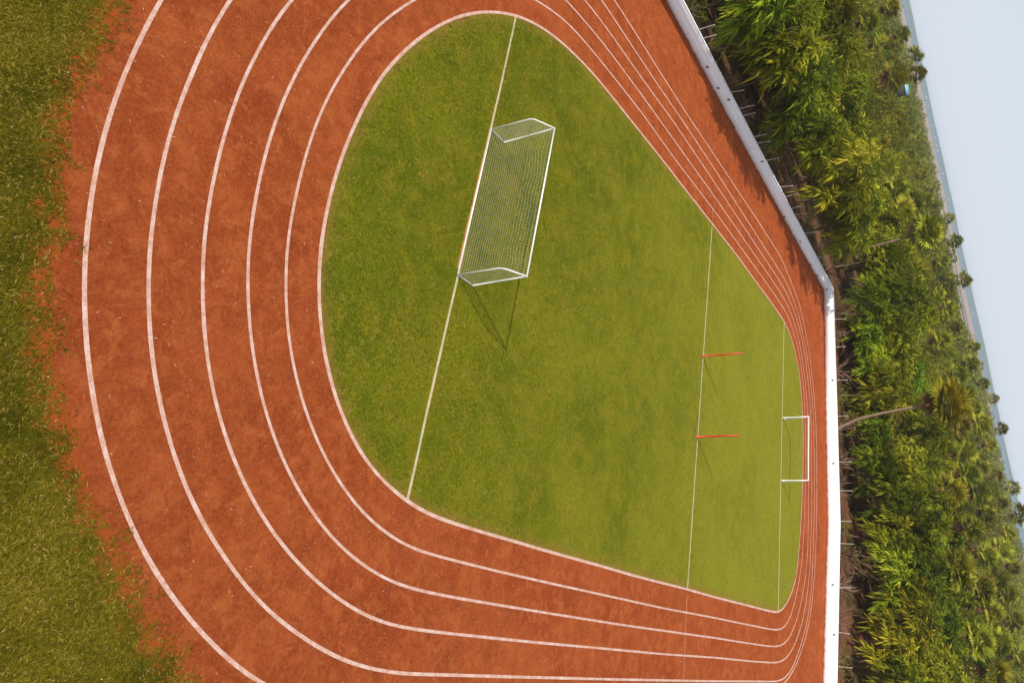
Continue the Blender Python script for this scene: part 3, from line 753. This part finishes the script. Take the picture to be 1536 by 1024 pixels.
# the leaning palm by the far wall and its neighbours
pathA = [at_y(*q, 63.4) for q in ((1252, 655), (1266, 638), (1290, 627.5), (1322, 620), (1352, 614), (1388, 608.5))]
make_palm(1421, 603, None, 'tall leaning fan palm with a curved bare trunk rising right behind the white wall', Y=63.4, path=pathA, rad=1.25, live=34, dead=10)
pathB = [at_y(*q, 70.0) for q in ((1215, 394), (1250, 383), (1292, 374), (1325, 366))]
make_palm(1388, 347, None, 'fan palm with long pale trunk leaning out of trees near the wall bend', Y=70.0, path=pathB, rad=1.2, live=34, dead=9)
PALMS = [  # px, py, distance, radius, live, dead, label
 (1342,115,118,1.15,28,14,'fan palm with a thick skirt of rust brown dead fronds, beside the turquoise roof'),
 (1374,111,190,1.1,26,3,'dark fan palm standing against the sky just beyond the rust skirted palm'),
 (1371,85,200,1.1,26,2,'round headed fan palm against the sky nearest the top of the photo'),
 (1316,62,150,1.0,18,14,'small fan palm with brown dead fronds and a tuft of green on top'),
 (1338,190,150,1.1,18,16,'shaggy fan palm with mostly brown fronds between the turquoise roof and the yellow palms'),
 (1344,280,125,1.15,28,5,'yellow green fan palm, larger of the two beside the sandy clearing'),
 (1372,300,140,1.0,26,3,'yellow green fan palm, smaller and nearer the sky of the two beside the clearing'),
 (1424,327,300,1.0,22,2,'tiny dark fan palm on the skyline above the pale trunked leaning palm'),
 (1432,362,230,1.1,24,3,'dark fan palm on the skyline beside the pale trunked leaning palm'),
 (1446,420,240,1.1,24,3,'skyline fan palm with two clumped heads of leaves below the leaning palm'),
 (1405,440,150,0.9,16,5,'fan palm with a pale slanting trunk and sparse small head in mid woodland'),
 (1422,462,155,1.0,24,6,'olive fan palm with dense head beside the pale slanting trunk'),
 (1437,560,150,1.1,26,4,'yellow olive fan palm in the clump next to the tall leaning palm'),
 (1455,545,180,1.1,26,4,'darker fan palm at the back of the clump next to the tall leaning palm'),
 (1489,598,300,1.1,24,1,'lone fan palm on the skyline straight beyond the tall leaning palm'),
 (1471,636,150,1.1,26,8,'fan palm with reddish bare trunk lying below the crown of the tall leaning palm'),
 (1502,642,270,1.05,24,2,'skyline fan palm half sunk in the canopy beyond the reddish trunk'),
 (1445,676,120,1.1,26,4,'bright yellow green fan palm between near trees and the reddish trunked palm'),
 (1468,738,135,1.1,26,5,'broad olive fan palm in the middle of the lower woodland'),
 (1519,731,260,1.1,24,1,'dark round fan palm sticking up into the sky above the lower woodland'),
 (1529,770,170,1.15,26,3,'fan palm with long thin trunk and dark head cutting the skyline at the right edge'),
 (1502,823,150,1.1,26,6,'drooping fan palm near the right edge of the photo with olive fronds'),
 (1497,866,140,1.05,26,4,'pale green fan palm near the right edge below the drooping palm'),
 (1520,930,150,1.05,24,4,'fan palm at the right edge nearest the bottom of the photo'),
]
for px, py, D, rad, live, dead, lab in PALMS:
    rng = np.random.default_rng(int(px))
    make_palm(px, py, D, lab, lean=(float(rng.normal(0, 1.0)), float(rng.normal(0, 0.8))), rad=rad * (1.38 if D >= 190 else 1.2), live=int(live * 0.85), dead=dead)

# more fan palms scattered through the wood, one stock palm copied
SCAT = [(1262,8,75),(1335,12,140),(1300,32,110),(1352,52,170),(1318,215,130),(1362,232,190),(1330,246,120),(1382,262,210),(1388,300,170),(1352,316,105),(1412,392,170),(1375,402,120),(1432,492,190),(1390,470,115),(1462,520,230),(1410,510,125),(1448,590,150),(1475,575,230),(1462,612,170),(1440,640,120),(1484,668,190),(1470,700,160),(1452,712,110),(1496,712,230),(1480,770,150),(1502,755,200),(1455,790,105),(1512,800,180),(1478,832,120),(1520,850,190),(1470,880,100),(1512,890,150),(1486,915,110),(1500,965,120),(1530,985,150),(1465,960,90),(1490,1005,95),(1425,735,85),(1436,850,85)]
SCAT.sort(key=lambda t: -(at_dist(*t)[2] - float(land_z(*at_dist(*t)[:2]))))      # tallest first: the copies sink into the ground
_first = None
for px, py, D in SCAT:
    hd = at_dist(px, py, D); zb = float(land_z(hd[0], hd[1])); hgt = max(3.5, hd[2] - zb); lab = 'olive fan palm with a round head half buried among the trees of the wood'
    if _first is None:
        _first = make_palm(px, py, D, lab, rad=1.12, live=24, dead=6, group='fan palms half buried in the wood'); _h0 = hd[2] - zb
    else:
        k = random.uniform(0.85, 1.15); sz = hgt / _h0
        c_ = copy_tree(_first, (hd[0], hd[1], zb), random.uniform(0, 6.28), (k * 1.0, k * 1.0, 1.0), lab, 'fan palms half buried in the wood')
        c_.location.z = zb + (hgt - _h0)          # deep or shallow rooted in falling ground
# tree stock
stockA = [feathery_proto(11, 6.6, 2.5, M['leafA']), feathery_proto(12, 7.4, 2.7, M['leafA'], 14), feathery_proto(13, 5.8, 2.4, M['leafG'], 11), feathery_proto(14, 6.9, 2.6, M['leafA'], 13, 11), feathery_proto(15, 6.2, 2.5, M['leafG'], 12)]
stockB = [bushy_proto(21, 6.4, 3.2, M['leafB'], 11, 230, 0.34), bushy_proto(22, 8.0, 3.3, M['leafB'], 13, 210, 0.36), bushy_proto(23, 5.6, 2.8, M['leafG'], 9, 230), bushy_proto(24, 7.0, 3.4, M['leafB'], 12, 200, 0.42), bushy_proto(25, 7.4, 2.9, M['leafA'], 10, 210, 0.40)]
stockD = [bushy_proto(31, 5.0, 2.3, M['leafD'], 11, 95, 0.32, name='dry_tree'), bushy_proto(32, 5.8, 2.6, M['leafD'], 12, 85, 0.36, name='dry_tree')]

def shrub_proto(seed, h, n, leafy):
    rng = np.random.default_rng(seed); root = empty('bare_shrub', (0, 0, -500), 'shrub', 'shrub'); b = MB()
    tips = []
    for i in range(n):
        a = rng.random() * 6.283; el = R(rng.uniform(35, 80)); L = h * rng.uniform(.6, 1.1)
        e = np.array([math.cos(a) * math.cos(el), math.sin(a) * math.cos(el), math.sin(el)]) * L
        P = limb_pts((rng.normal(0, .1), rng.normal(0, .1), -.05), e, rng, 3, .2); b.tube(P, [0.05, 0.04, 0.03, 0.012], 4, caps=False)
        for k in range(3):
            s = P[1 + k % 2]; q = np.array(P[-1]) + rng.normal(0, .35 * h / 2, 3); b.tube(limb_pts(s, q, rng, 2, .2), [0.026, 0.02, 0.01], 4, caps=False); tips.append(q)
    b.build('twigs', M['twig'], root)
    if leafy:
        b = MB(); T = np.array(tips); K = len(T) * leafy
        p = np.repeat(T, leafy, 0) + rng.normal(0, .25, (K, 3)); d = unit(rng.normal(size=(K, 3)) + np.array([0, 0, .5]))
        b.blades(p, d, rng.uniform(.25, .5, K), .07, .4, np.clip(rng.normal(.5, .2, K), 0, 1)); b.build('leaves', M['leafG'] if seed % 2 else M['leafD'], root)
    return root
stockS = [shrub_proto(41, 2.0, 9, 0), shrub_proto(42, 2.4, 8, 5), shrub_proto(43, 1.7, 8, 8), shrub_proto(44, 2.6, 7, 0)]

used = set()
def plant(proto, x, y, s, label, group, rz=None, sz=None):
    z = float(land_z(x, y)) - 0.02; rz = random.uniform(0, 6.283) if rz is None else rz
    sc = (s, s, s * (sz or random.uniform(0.9, 1.12)))
    if proto.name not in used:
        used.add(proto.name); proto.location = (float(x), float(y), z); proto.rotation_euler = (0, 0, rz); proto.scale = sc
        proto['label'] = label; proto['group'] = group; return proto
    return copy_tree(proto, (x, y, z), rz, sc, label, group)

KEEP = [(pathA[0][:2] * 0.93, pathA[0][:2]), (pathA[2][:2] * 0.93, pathA[2][:2]), (pathB[1][:2] * 0.90, pathB[1][:2]), (pathB[2][:2] * 0.88, pathB[2][:2]), (pathB[3][:2] * 0.88, pathB[3][:2])]
def blocked(x, y):
    p = np.array([x, y])
    for a, e in KEEP:
        t = np.clip((p - a) @ (e - a) / ((e - a) @ (e - a)), 0, 1)
        if np.linalg.norm(p - (a + (e - a) * t)) < (2.0 if e[1] < 66 else 3.4): return True
    return False

def in_view(x, y, h=0.0, marg=60):
    P = x * AX + y * AY + (h - CAM_H) * AZ
    if P[2] <= 1: return False
    u = P[0] / P[2] * FPX + PP[0]; v = P[1] / P[2] * FPX + PP[1]
    return -marg < u < 1536 + marg and -marg < v < 1024 + marg

ORD = ['first', 'second', 'third', 'fourth', 'fifth', 'sixth', 'seventh', 'eighth', 'ninth', 'tenth', 'eleventh', 'twelfth', 'thirteenth', 'fourteenth', 'fifteenth', 'sixteenth', 'seventeenth', 'eighteenth', 'nineteenth', 'twentieth']
placed = []
# first row behind the left stretch (counted from the bend) and behind the far stretch
yy = 60.0; i = 0
while yy > 16:
    x = np.interp(yy, WALL[:6, 1], WALL[:6, 0]) - random.uniform(3.0, 4.2)
    if in_view(x, yy, 3) and not blocked(x, yy):
        kind = stockA[(0, 1, 3, 0, 2, 1, 3, 4)[i % 8]]
        tone = 'fresh green' if kind in (stockA[2], stockA[4]) else 'yellow green'
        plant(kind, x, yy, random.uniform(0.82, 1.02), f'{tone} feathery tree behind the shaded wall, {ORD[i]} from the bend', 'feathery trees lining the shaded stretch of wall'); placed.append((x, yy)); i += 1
    yy -= random.uniform(3.0, 4.0)
xx = -33.0; i = 0
while xx < 14:
    y = np.interp(xx, WALL[5:, 0], WALL[5:, 1]) + random.uniform(5.6, 7.6)
    if in_view(xx, y, 3, 230) and not blocked(xx, y):
        kind = stockA[(i * 3 + 1 + i // 4) % 5]
        tone = 'fresh green' if kind in (stockA[2], stockA[4]) else 'yellow green'
        if not (-20.6 < xx < -18.6):
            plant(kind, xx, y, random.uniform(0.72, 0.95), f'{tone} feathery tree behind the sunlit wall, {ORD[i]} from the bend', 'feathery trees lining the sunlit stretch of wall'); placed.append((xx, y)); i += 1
    xx += random.uniform(2.6, 3.6)
# shrubs along the foot of the woodland
i = 0; yy = 61
while yy > 20:
    x = np.interp(yy, WALL[:6, 1], WALL[:6, 0]) - random.uniform(1.0, 2.4)
    if in_view(x, yy, 1):
        plant(stockS[i % 4], x, yy, random.uniform(.5, 1.05), f'bare brown shrub close behind the shaded wall, {ORD[i]} from the bend', 'bare shrubs behind the shaded wall'); i += 1
    yy -= random.uniform(2.2, 3.6)
i = 0; xx = -31
while xx < 7:
    y = np.interp(xx, WALL[5:, 0], WALL[5:, 1]) + random.uniform(1.4, 3.4)
    plant(stockS[(i * 3 + 1) % 4], xx, y, random.uniform(.5, 1.15), f'bare brown shrub close behind the sunlit wall, {ORD[i]} from the bend', 'bare shrubs behind the sunlit wall'); i += 1
    xx += random.uniform(2.0, 3.4)

# round trees crowding the feet of the farther palms
for px, py, D, rad, live, dead, lab in PALMS:
    hd = at_dist(px, py, D)
    if D < 165: continue
    for k in range(3):
        ox, oy = random.uniform(-3.5, 3.5), random.uniform(-4.5, 0.5); zz = float(land_z(hd[0] + ox, hd[1] + oy))
        sc = max(0.6, (hd[2] - zz - random.uniform(1.2, 3.0)) / 7.2)
        plant(random.choice(stockB), hd[0] + ox, hd[1] + oy, min(sc, 1.25), 'tall round crowned tree crowding the foot of a skyline palm', 'trees at the feet of the skyline palms', sz=1.05)
# the wood behind: dart throwing with spacing growing with distance
CLEAR = [(at_dist(1352, 322, 170)[:2], 13.0)]
HUT = at_dist(1357, 136, 230)
def dist_wall(x, y): return math.hypot(max(0, -34.4 - x), max(0, y - 62.8))
cell = {}
def free(x, y, s):
    ci, cj = int(x // 8), int(y // 8)
    for a in range(ci - 1, ci + 2):
        for c in range(cj - 1, cj + 2):
            for (u, v) in cell.get((a, c), ()):
                if (u - x) ** 2 + (v - y) ** 2 < s * s: return False
    return True
def put(x, y): cell.setdefault((int(x // 8), int(y // 8)), []).append((x, y))
for q in placed: put(*q)
mids = []
for _ in range(80000):
    az = R(random.uniform(-58, 14)); d = math.sqrt(random.uniform(36 ** 2, 180 ** 2)); x, y = d * math.sin(az), d * math.cos(az)
    w = dist_wall(x, y)
    if w < 7.0 or blocked(x, y): continue
    s = 3.7 if w < 24 else (4.9 if d < 120 else 6.2)
    if any(math.hypot(x - c[0], y - c[1]) < r for c, r in CLEAR): continue
    if not in_view(x, y, 6, 230): continue
    if free(x, y, s): put(x, y); mids.append((d, w, x, y))
mids.sort()
print('mid trees', len(mids))
cA = cB = cD = 0; overflow = []
for d, w, x, y in mids:
    r = random.random()
    if w < 24 and r < 0.72 and cA < 230:
        cA += 1; k = random.choice(stockA); g = k in (stockA[2], stockA[4])
        plant(k, x, y, random.uniform(.75, 1.2), ('fresh green' if g else 'yellow green') + ' feathery tree in the dense wood behind the first row of trees', 'feathery trees deeper in the wood')
    elif r > 0.86 and cD < 90:
        cD += 1; plant(random.choice(stockD), x, y, random.uniform(.8, 1.1), 'thin brownish dry leaved tree in the dense wood behind the wall', 'brownish trees deeper in the wood')
    elif cB < 290:
        cB += 1; k = random.choice(stockB); plant(k, x, y, random.uniform(.62, 1.12), ('bright green' if k is stockB[2] else 'olive green') + ' round crowned tree in the middle distance of the wood', 'round crowned trees in the wood')
    else: overflow.append((x, y))
print('trees', cA, cB, cD, 'overflow', len(overflow))

# far wood as one mass
def far_wood():
    rng = np.random.default_rng(5); b = MB(); pts = list(overflow)
    for _ in range(34000):
        az = R(rng.uniform(-56, 12)); d = 165 + 1135 * rng.random() ** 1.2; x, y = d * math.sin(az), d * math.cos(az)
        lim = float(np.interp(math.degrees(az), [-56, -46, -38, -34, -30, -24.5, -21.5, -14, 0, 12], [540, 560, 600, 520, 440, 440, 800, 980, 1250, 1250])) + 50 * math.sin(az * 9 + 1) + 40 * math.sin(az * 23 + 2)
        if d > lim: continue
        if math.hypot(x - HUT[0], y - HUT[1]) < 14: continue
        if any(math.hypot(x - c[0], y - c[1]) < r for c, r in CLEAR): continue
        if free(x, y, 6.2 if d < 420 else 7.8): put(x, y); pts.append((x, y))
    print('far', len(pts))
    for x, y in pts:
        d = math.hypot(x, y); n = 190 if d < 260 else (120 if d < 380 else 60); h = rng.uniform(4.6, 8.4); rad = rng.uniform(2.7, 4.0); h = h + (rng.uniform(1.5, 4.5) if rng.random() < 0.09 else 0); z0 = float(land_z(x, y))
        k = int(rng.integers(4, 7)); c = np.column_stack([rng.normal(0, rad * .42, k), rng.normal(0, rad * .42, k), rng.uniform(h * .4, h * .82, k)])
        lr = rng.uniform(.38, .6, k) * rad; w = rng.integers(0, k, n); dd = unit(rng.normal(size=(n, 3)) + np.array([0, 0, .35]))
        p = c[w] + dd * (lr[w] * rng.uniform(.75, 1.05, n))[:, None] + np.array([x, y, z0])
        leaf = 0.75 if d < 260 else 1.1; t = rng.uniform(0.2, 0.7)
        b.blades(p, unit(np.cross(dd, rng.normal(size=(n, 3))) + dd * .2), leaf * rng.uniform(.6, 1.3, n), leaf * .65, .2, np.clip(t + rng.normal(0, .1, n), 0, 1), prof=(.4, 1.0, .4), twist=dd + rng.normal(size=(n, 3)) * .35)
    o = b.build('distant_woodland', M['leafB']); o['kind'] = 'stuff'; o['label'] = 'distant woodland canopy reaching to the pale shore'; o['category'] = 'woodland'
far_wood()

# ---------------------------------------------------------------- hut with the turquoise roof
def hut():
    zg = float(land_z(HUT[0], HUT[1])); top = HUT[2] + 1.1; hh = top - zg
    h = empty('hut', (HUT[0], HUT[1], zg), 'dark walled hut with a small turquoise sheet roof deep in the wood', 'hut', None, R(36))
    b = MB(); b.box((0, 0, (hh - 0.8) / 2), (2.6, 2.2, hh - 0.8)); b.build('wall', M['shedwall'], h)
    b = MB()
    for s in (-1, 1):
        V = np.array([(-1.45, s * 1.2, hh - 0.8), (1.45, s * 1.2, hh - 0.8), (1.45, s * 0.02, hh), (-1.45, s * 0.02, hh)])
        b.add(np.vstack([V, V + np.array([0, 0, .08])]), [[0, 1, 2, 3], [4, 7, 6, 5], [0, 4, 5, 1], [1, 5, 6, 2], [2, 6, 7, 3], [3, 7, 4, 0]])
    b.build('roof', M['turq'], h)
    b = MB(); b.box((0.3, -1.12, 1.0), (0.9, 0.06, 2.0)); b.build('door', M['twig'], h)
hut()

# ---------------------------------------------------------------- shore, sea, hills, boats
def sector(name, az0, az1, r0, r1, lift, mat, nr=10, wave=0.0, seed=1):
    n = 240; th = np.radians(np.linspace(az0, az1, n)); rng = np.random.default_rng(seed)
    wob = 1 + wave * (np.sin(th * 11 + seed) + 0.6 * np.sin(th * 29 + 2 * seed) + 0.35 * np.sin(th * 71 + seed * 3))
    V = []
    for i in range(nr + 1):
        r = (r0 * wob) * (r1 / r0) ** (i / nr); x = r * np.sin(th); y = r * np.cos(th)
        V.append(np.column_stack([x, y, land_z(x, y) + lift]))
    F = [[i * n + j, (i + 1) * n + j, (i + 1) * n + j + 1, i * n + j + 1] for i in range(nr) for j in range(n - 1)]
    b = MB(); b.add(np.vstack(V), F); return structure(b.build(name, mat))
sector('beach', -75, 30, 330, 2100, 0.25, M['sand'], 14)
sector('sea', -75, 30, 1900, 9000, 0.6, M['sea'], 16, 0.03, 2)
for k, (r0, r1, ph) in enumerate(((640, 690, 1), (800, 870, 4), (1010, 1080, 2))):
    sector('scrub_strip', -60 + 7 * k, 8 - 5 * k, r0, r1, 0.5, M['hill'], 2, 0.05, ph)
def hills():
    b = MB(); n = 260; th = np.radians(np.linspace(-75, 30, n))
    prof = 13.5 + 1.8 * np.sin(th * 13) + 1.3 * np.sin(th * 31 + 1) + .7 * np.sin(th * 77)
    V = []; rows = ((3300, 0.0), (3600, .55), (4100, 1.0), (4700, .8), (5600, .2))
    for r, f in rows:
        x = r * np.sin(th); y = r * np.cos(th); V.append(np.column_stack([x, y, plane2(x, y) + prof * f * (r / 4100) ** 0.5]))
    F = [[i * n + j, (i + 1) * n + j, (i + 1) * n + j + 1, i * n + j + 1] for i in range(len(rows) - 1) for j in range(n - 1)]
    b.add(np.vstack(V), F); structure(b.build('hills', M['hill'], shade=True))
hills()
def boats():
    b = MB()
    V = np.array([(-3.5, -1, 1.3), (-3.5, 1, 1.3), (2.2, 1, 1.3), (4.2, 0, 1.7), (2.2, -1, 1.3), (-3.2, -.6, 0), (-3.2, .6, 0), (2.0, .5, 0), (3.2, 0, .2), (2.0, -.5, 0)])
    b.add(V, [[0, 4, 2, 1], [4, 3, 3, 2], [0, 5, 9, 4], [4, 9, 8, 3], [3, 8, 7, 2], [2, 7, 6, 1], [1, 6, 5, 0], [5, 6, 7, 9]])
    b.box((-1.2, 0, 2.1), (2.6, 1.5, 1.6)); b.box((-1.2, 0, 3.0), (3.0, 1.8, .18)); b.tube([(0.8, 0, 1.3), (0.8, 0, 3), (0.8, 0, 5)], .07, 6)
    me = b.mesh('fishing_boat', M['boat'])
    for i, (px, py) in enumerate([(1377,76),(1386,114),(1392,146),(1397,158),(1401,173),(1403,188),(1405.5,206),(1407.5,219),(1409,226),(1416,261),(1424,302),(1423,299),(1442,388),(1459,470)]):
        w = ray(px - 1.5, py); n2 = w[2] - TX * w[0] - TY * w[1]; t = (TK - CAM_H) / n2; D = min(max(t * math.hypot(w[0], w[1]), 1500), 2900)
        w2 = w / math.hypot(w[0], w[1]) * D; z = float(plane2(w2[0], w2[1])) + 0.5
        o = me and link('fishing_boat', me); o.location = (float(w2[0]), float(w2[1]), z); o.rotation_euler = (0, 0, random.uniform(0, 6.28)); o.scale = (1.2, 1.2, 1.2)
        tag(o, 'tiny white boat out on the hazy water near the horizon', 'boat', 'white boats on the hazy water')
boats()

# ---------------------------------------------------------------- haze (one tilted box round everything)
def haze():
    b = MB(); P = []
    for dz in (-9.0, 26.0):
        for x, y in ((-7500, -400), (7500, -400), (7500, 7500), (-7500, 7500)):
            P.append((x, y, float(plane2(x, y)) + dz))
    b.add(P, [[0, 3, 2, 1], [4, 5, 6, 7], [0, 1, 5, 4], [1, 2, 6, 5], [2, 3, 7, 6], [3, 0, 4, 7]])
    m = bpy.data.materials.new('haze_air'); m.use_nodes = True; t = m.node_tree; t.nodes.clear()
    o_ = t.nodes.new('ShaderNodeOutputMaterial'); v = t.nodes.new('ShaderNodeVolumePrincipled')
    v.inputs['Color'].default_value = (0.80, 0.89, 1.0, 1); v.inputs['Density'].default_value = HAZE; v.inputs['Anisotropy'].default_value = 0.0
    t.links.new(v.outputs[0], o_.inputs['Volume'])
    o = b.build('haze', m); o['kind'] = 'stuff'; o['label'] = 'pale bluish haze hanging over the distance'; o['category'] = 'haze'
HAZE = 0.00015
haze()

# ---------------------------------------------------------------- light, sky, camera
shadow = np.array([1.50, 2.42, -2.40]); sd = shadow / np.linalg.norm(shadow)
sun = bpy.data.lights.new('sun', 'SUN'); so = bpy.data.objects.new('sun', sun); COL.objects.link(so)
from mathutils import Vector, Matrix
so.rotation_euler = Vector(sd).to_track_quat('-Z', 'Y').to_euler()
sun.energy = 3.9; sun.angle = R(1.0); sun.color = (1.0, 0.945, 0.86)
el = math.asin(-sd[2]); az = math.atan2(-sd[0], -sd[1])          # azimuth of the sun from +Y towards +X
w = bpy.data.worlds.new('World'); S.world = w; w.use_nodes = True; nt = w.node_tree
bg = nt.nodes['Background']; sky = nt.nodes.new('ShaderNodeTexSky'); sky.sky_type = 'NISHITA'; sky.sun_disc = False
sky.sun_elevation = el; sky.sun_rotation = az; sky.air_density = 1.0; sky.dust_density = 1.0; sky.ozone_density = 1.0
tc = nt.nodes.new('ShaderNodeTexCoord'); mp = nt.nodes.new('ShaderNodeMapping'); mp.vector_type = 'POINT'
# the horizon of the land beyond the wall is tilted; the sky stands on it
nrm = Vector((-TX, -TY, 1)).normalized(); q = nrm.rotation_difference(Vector((0, 0, 1)))
mp.inputs['Rotation'].default_value = q.to_euler('XYZ')
nt.links.new(tc.outputs['Generated'], mp.inputs['Vector']); nt.links.new(mp.outputs[0], sky.inputs['Vector'])
sx = nt.nodes.new('ShaderNodeSeparateXYZ'); nt.links.new(mp.outputs[0], sx.inputs[0])
mr = nt.nodes.new('ShaderNodeMapRange'); mr.inputs['From Min'].default_value = 0.0; mr.inputs['From Max'].default_value = 0.6
mr.inputs['To Min'].default_value = 0.92; mr.inputs['To Max'].default_value = 0.70; nt.links.new(sx.outputs['Z'], mr.inputs['Value'])
veil = nt.nodes.new('ShaderNodeMix'); veil.data_type = 'RGBA'; nt.links.new(mr.outputs[0], veil.inputs[0])
nt.links.new(sky.outputs[0], veil.inputs[6]); veil.inputs[7].default_value = (6.5, 7.1, 7.9, 1)     # milky haze over the whole sky, raised overhead to add fill light
nt.links.new(veil.outputs[2], bg.inputs['Color']); bg.inputs['Strength'].default_value = 0.09

cam = bpy.data.cameras.new('camera'); co = bpy.data.objects.new('camera', cam); COL.objects.link(co)
cam.sensor_fit = 'HORIZONTAL'; cam.sensor_width = 36; cam.lens = FPX / 1536 * 36
cam.shift_x = -(PP[0] - 768) / 1536; cam.shift_y = -(512 - PP[1]) / 1536
cam.clip_start = 0.1; cam.clip_end = 30000
right = Vector((AX[0], AY[0], AZ[0])); down = Vector((AX[1], AY[1], AZ[1])); fwd = Vector((AX[2], AY[2], AZ[2]))
m = Matrix((right, -down, -fwd)).transposed().to_4x4(); m.translation = (0, 0, CAM_H); co.matrix_world = m
S.camera = co
S.render.resolution_x = 1024; S.render.resolution_y = 682
S.view_settings.view_transform = 'Standard'; S.view_settings.look = 'None'; S.view_settings.exposure = 0.3; S.view_settings.gamma = 1
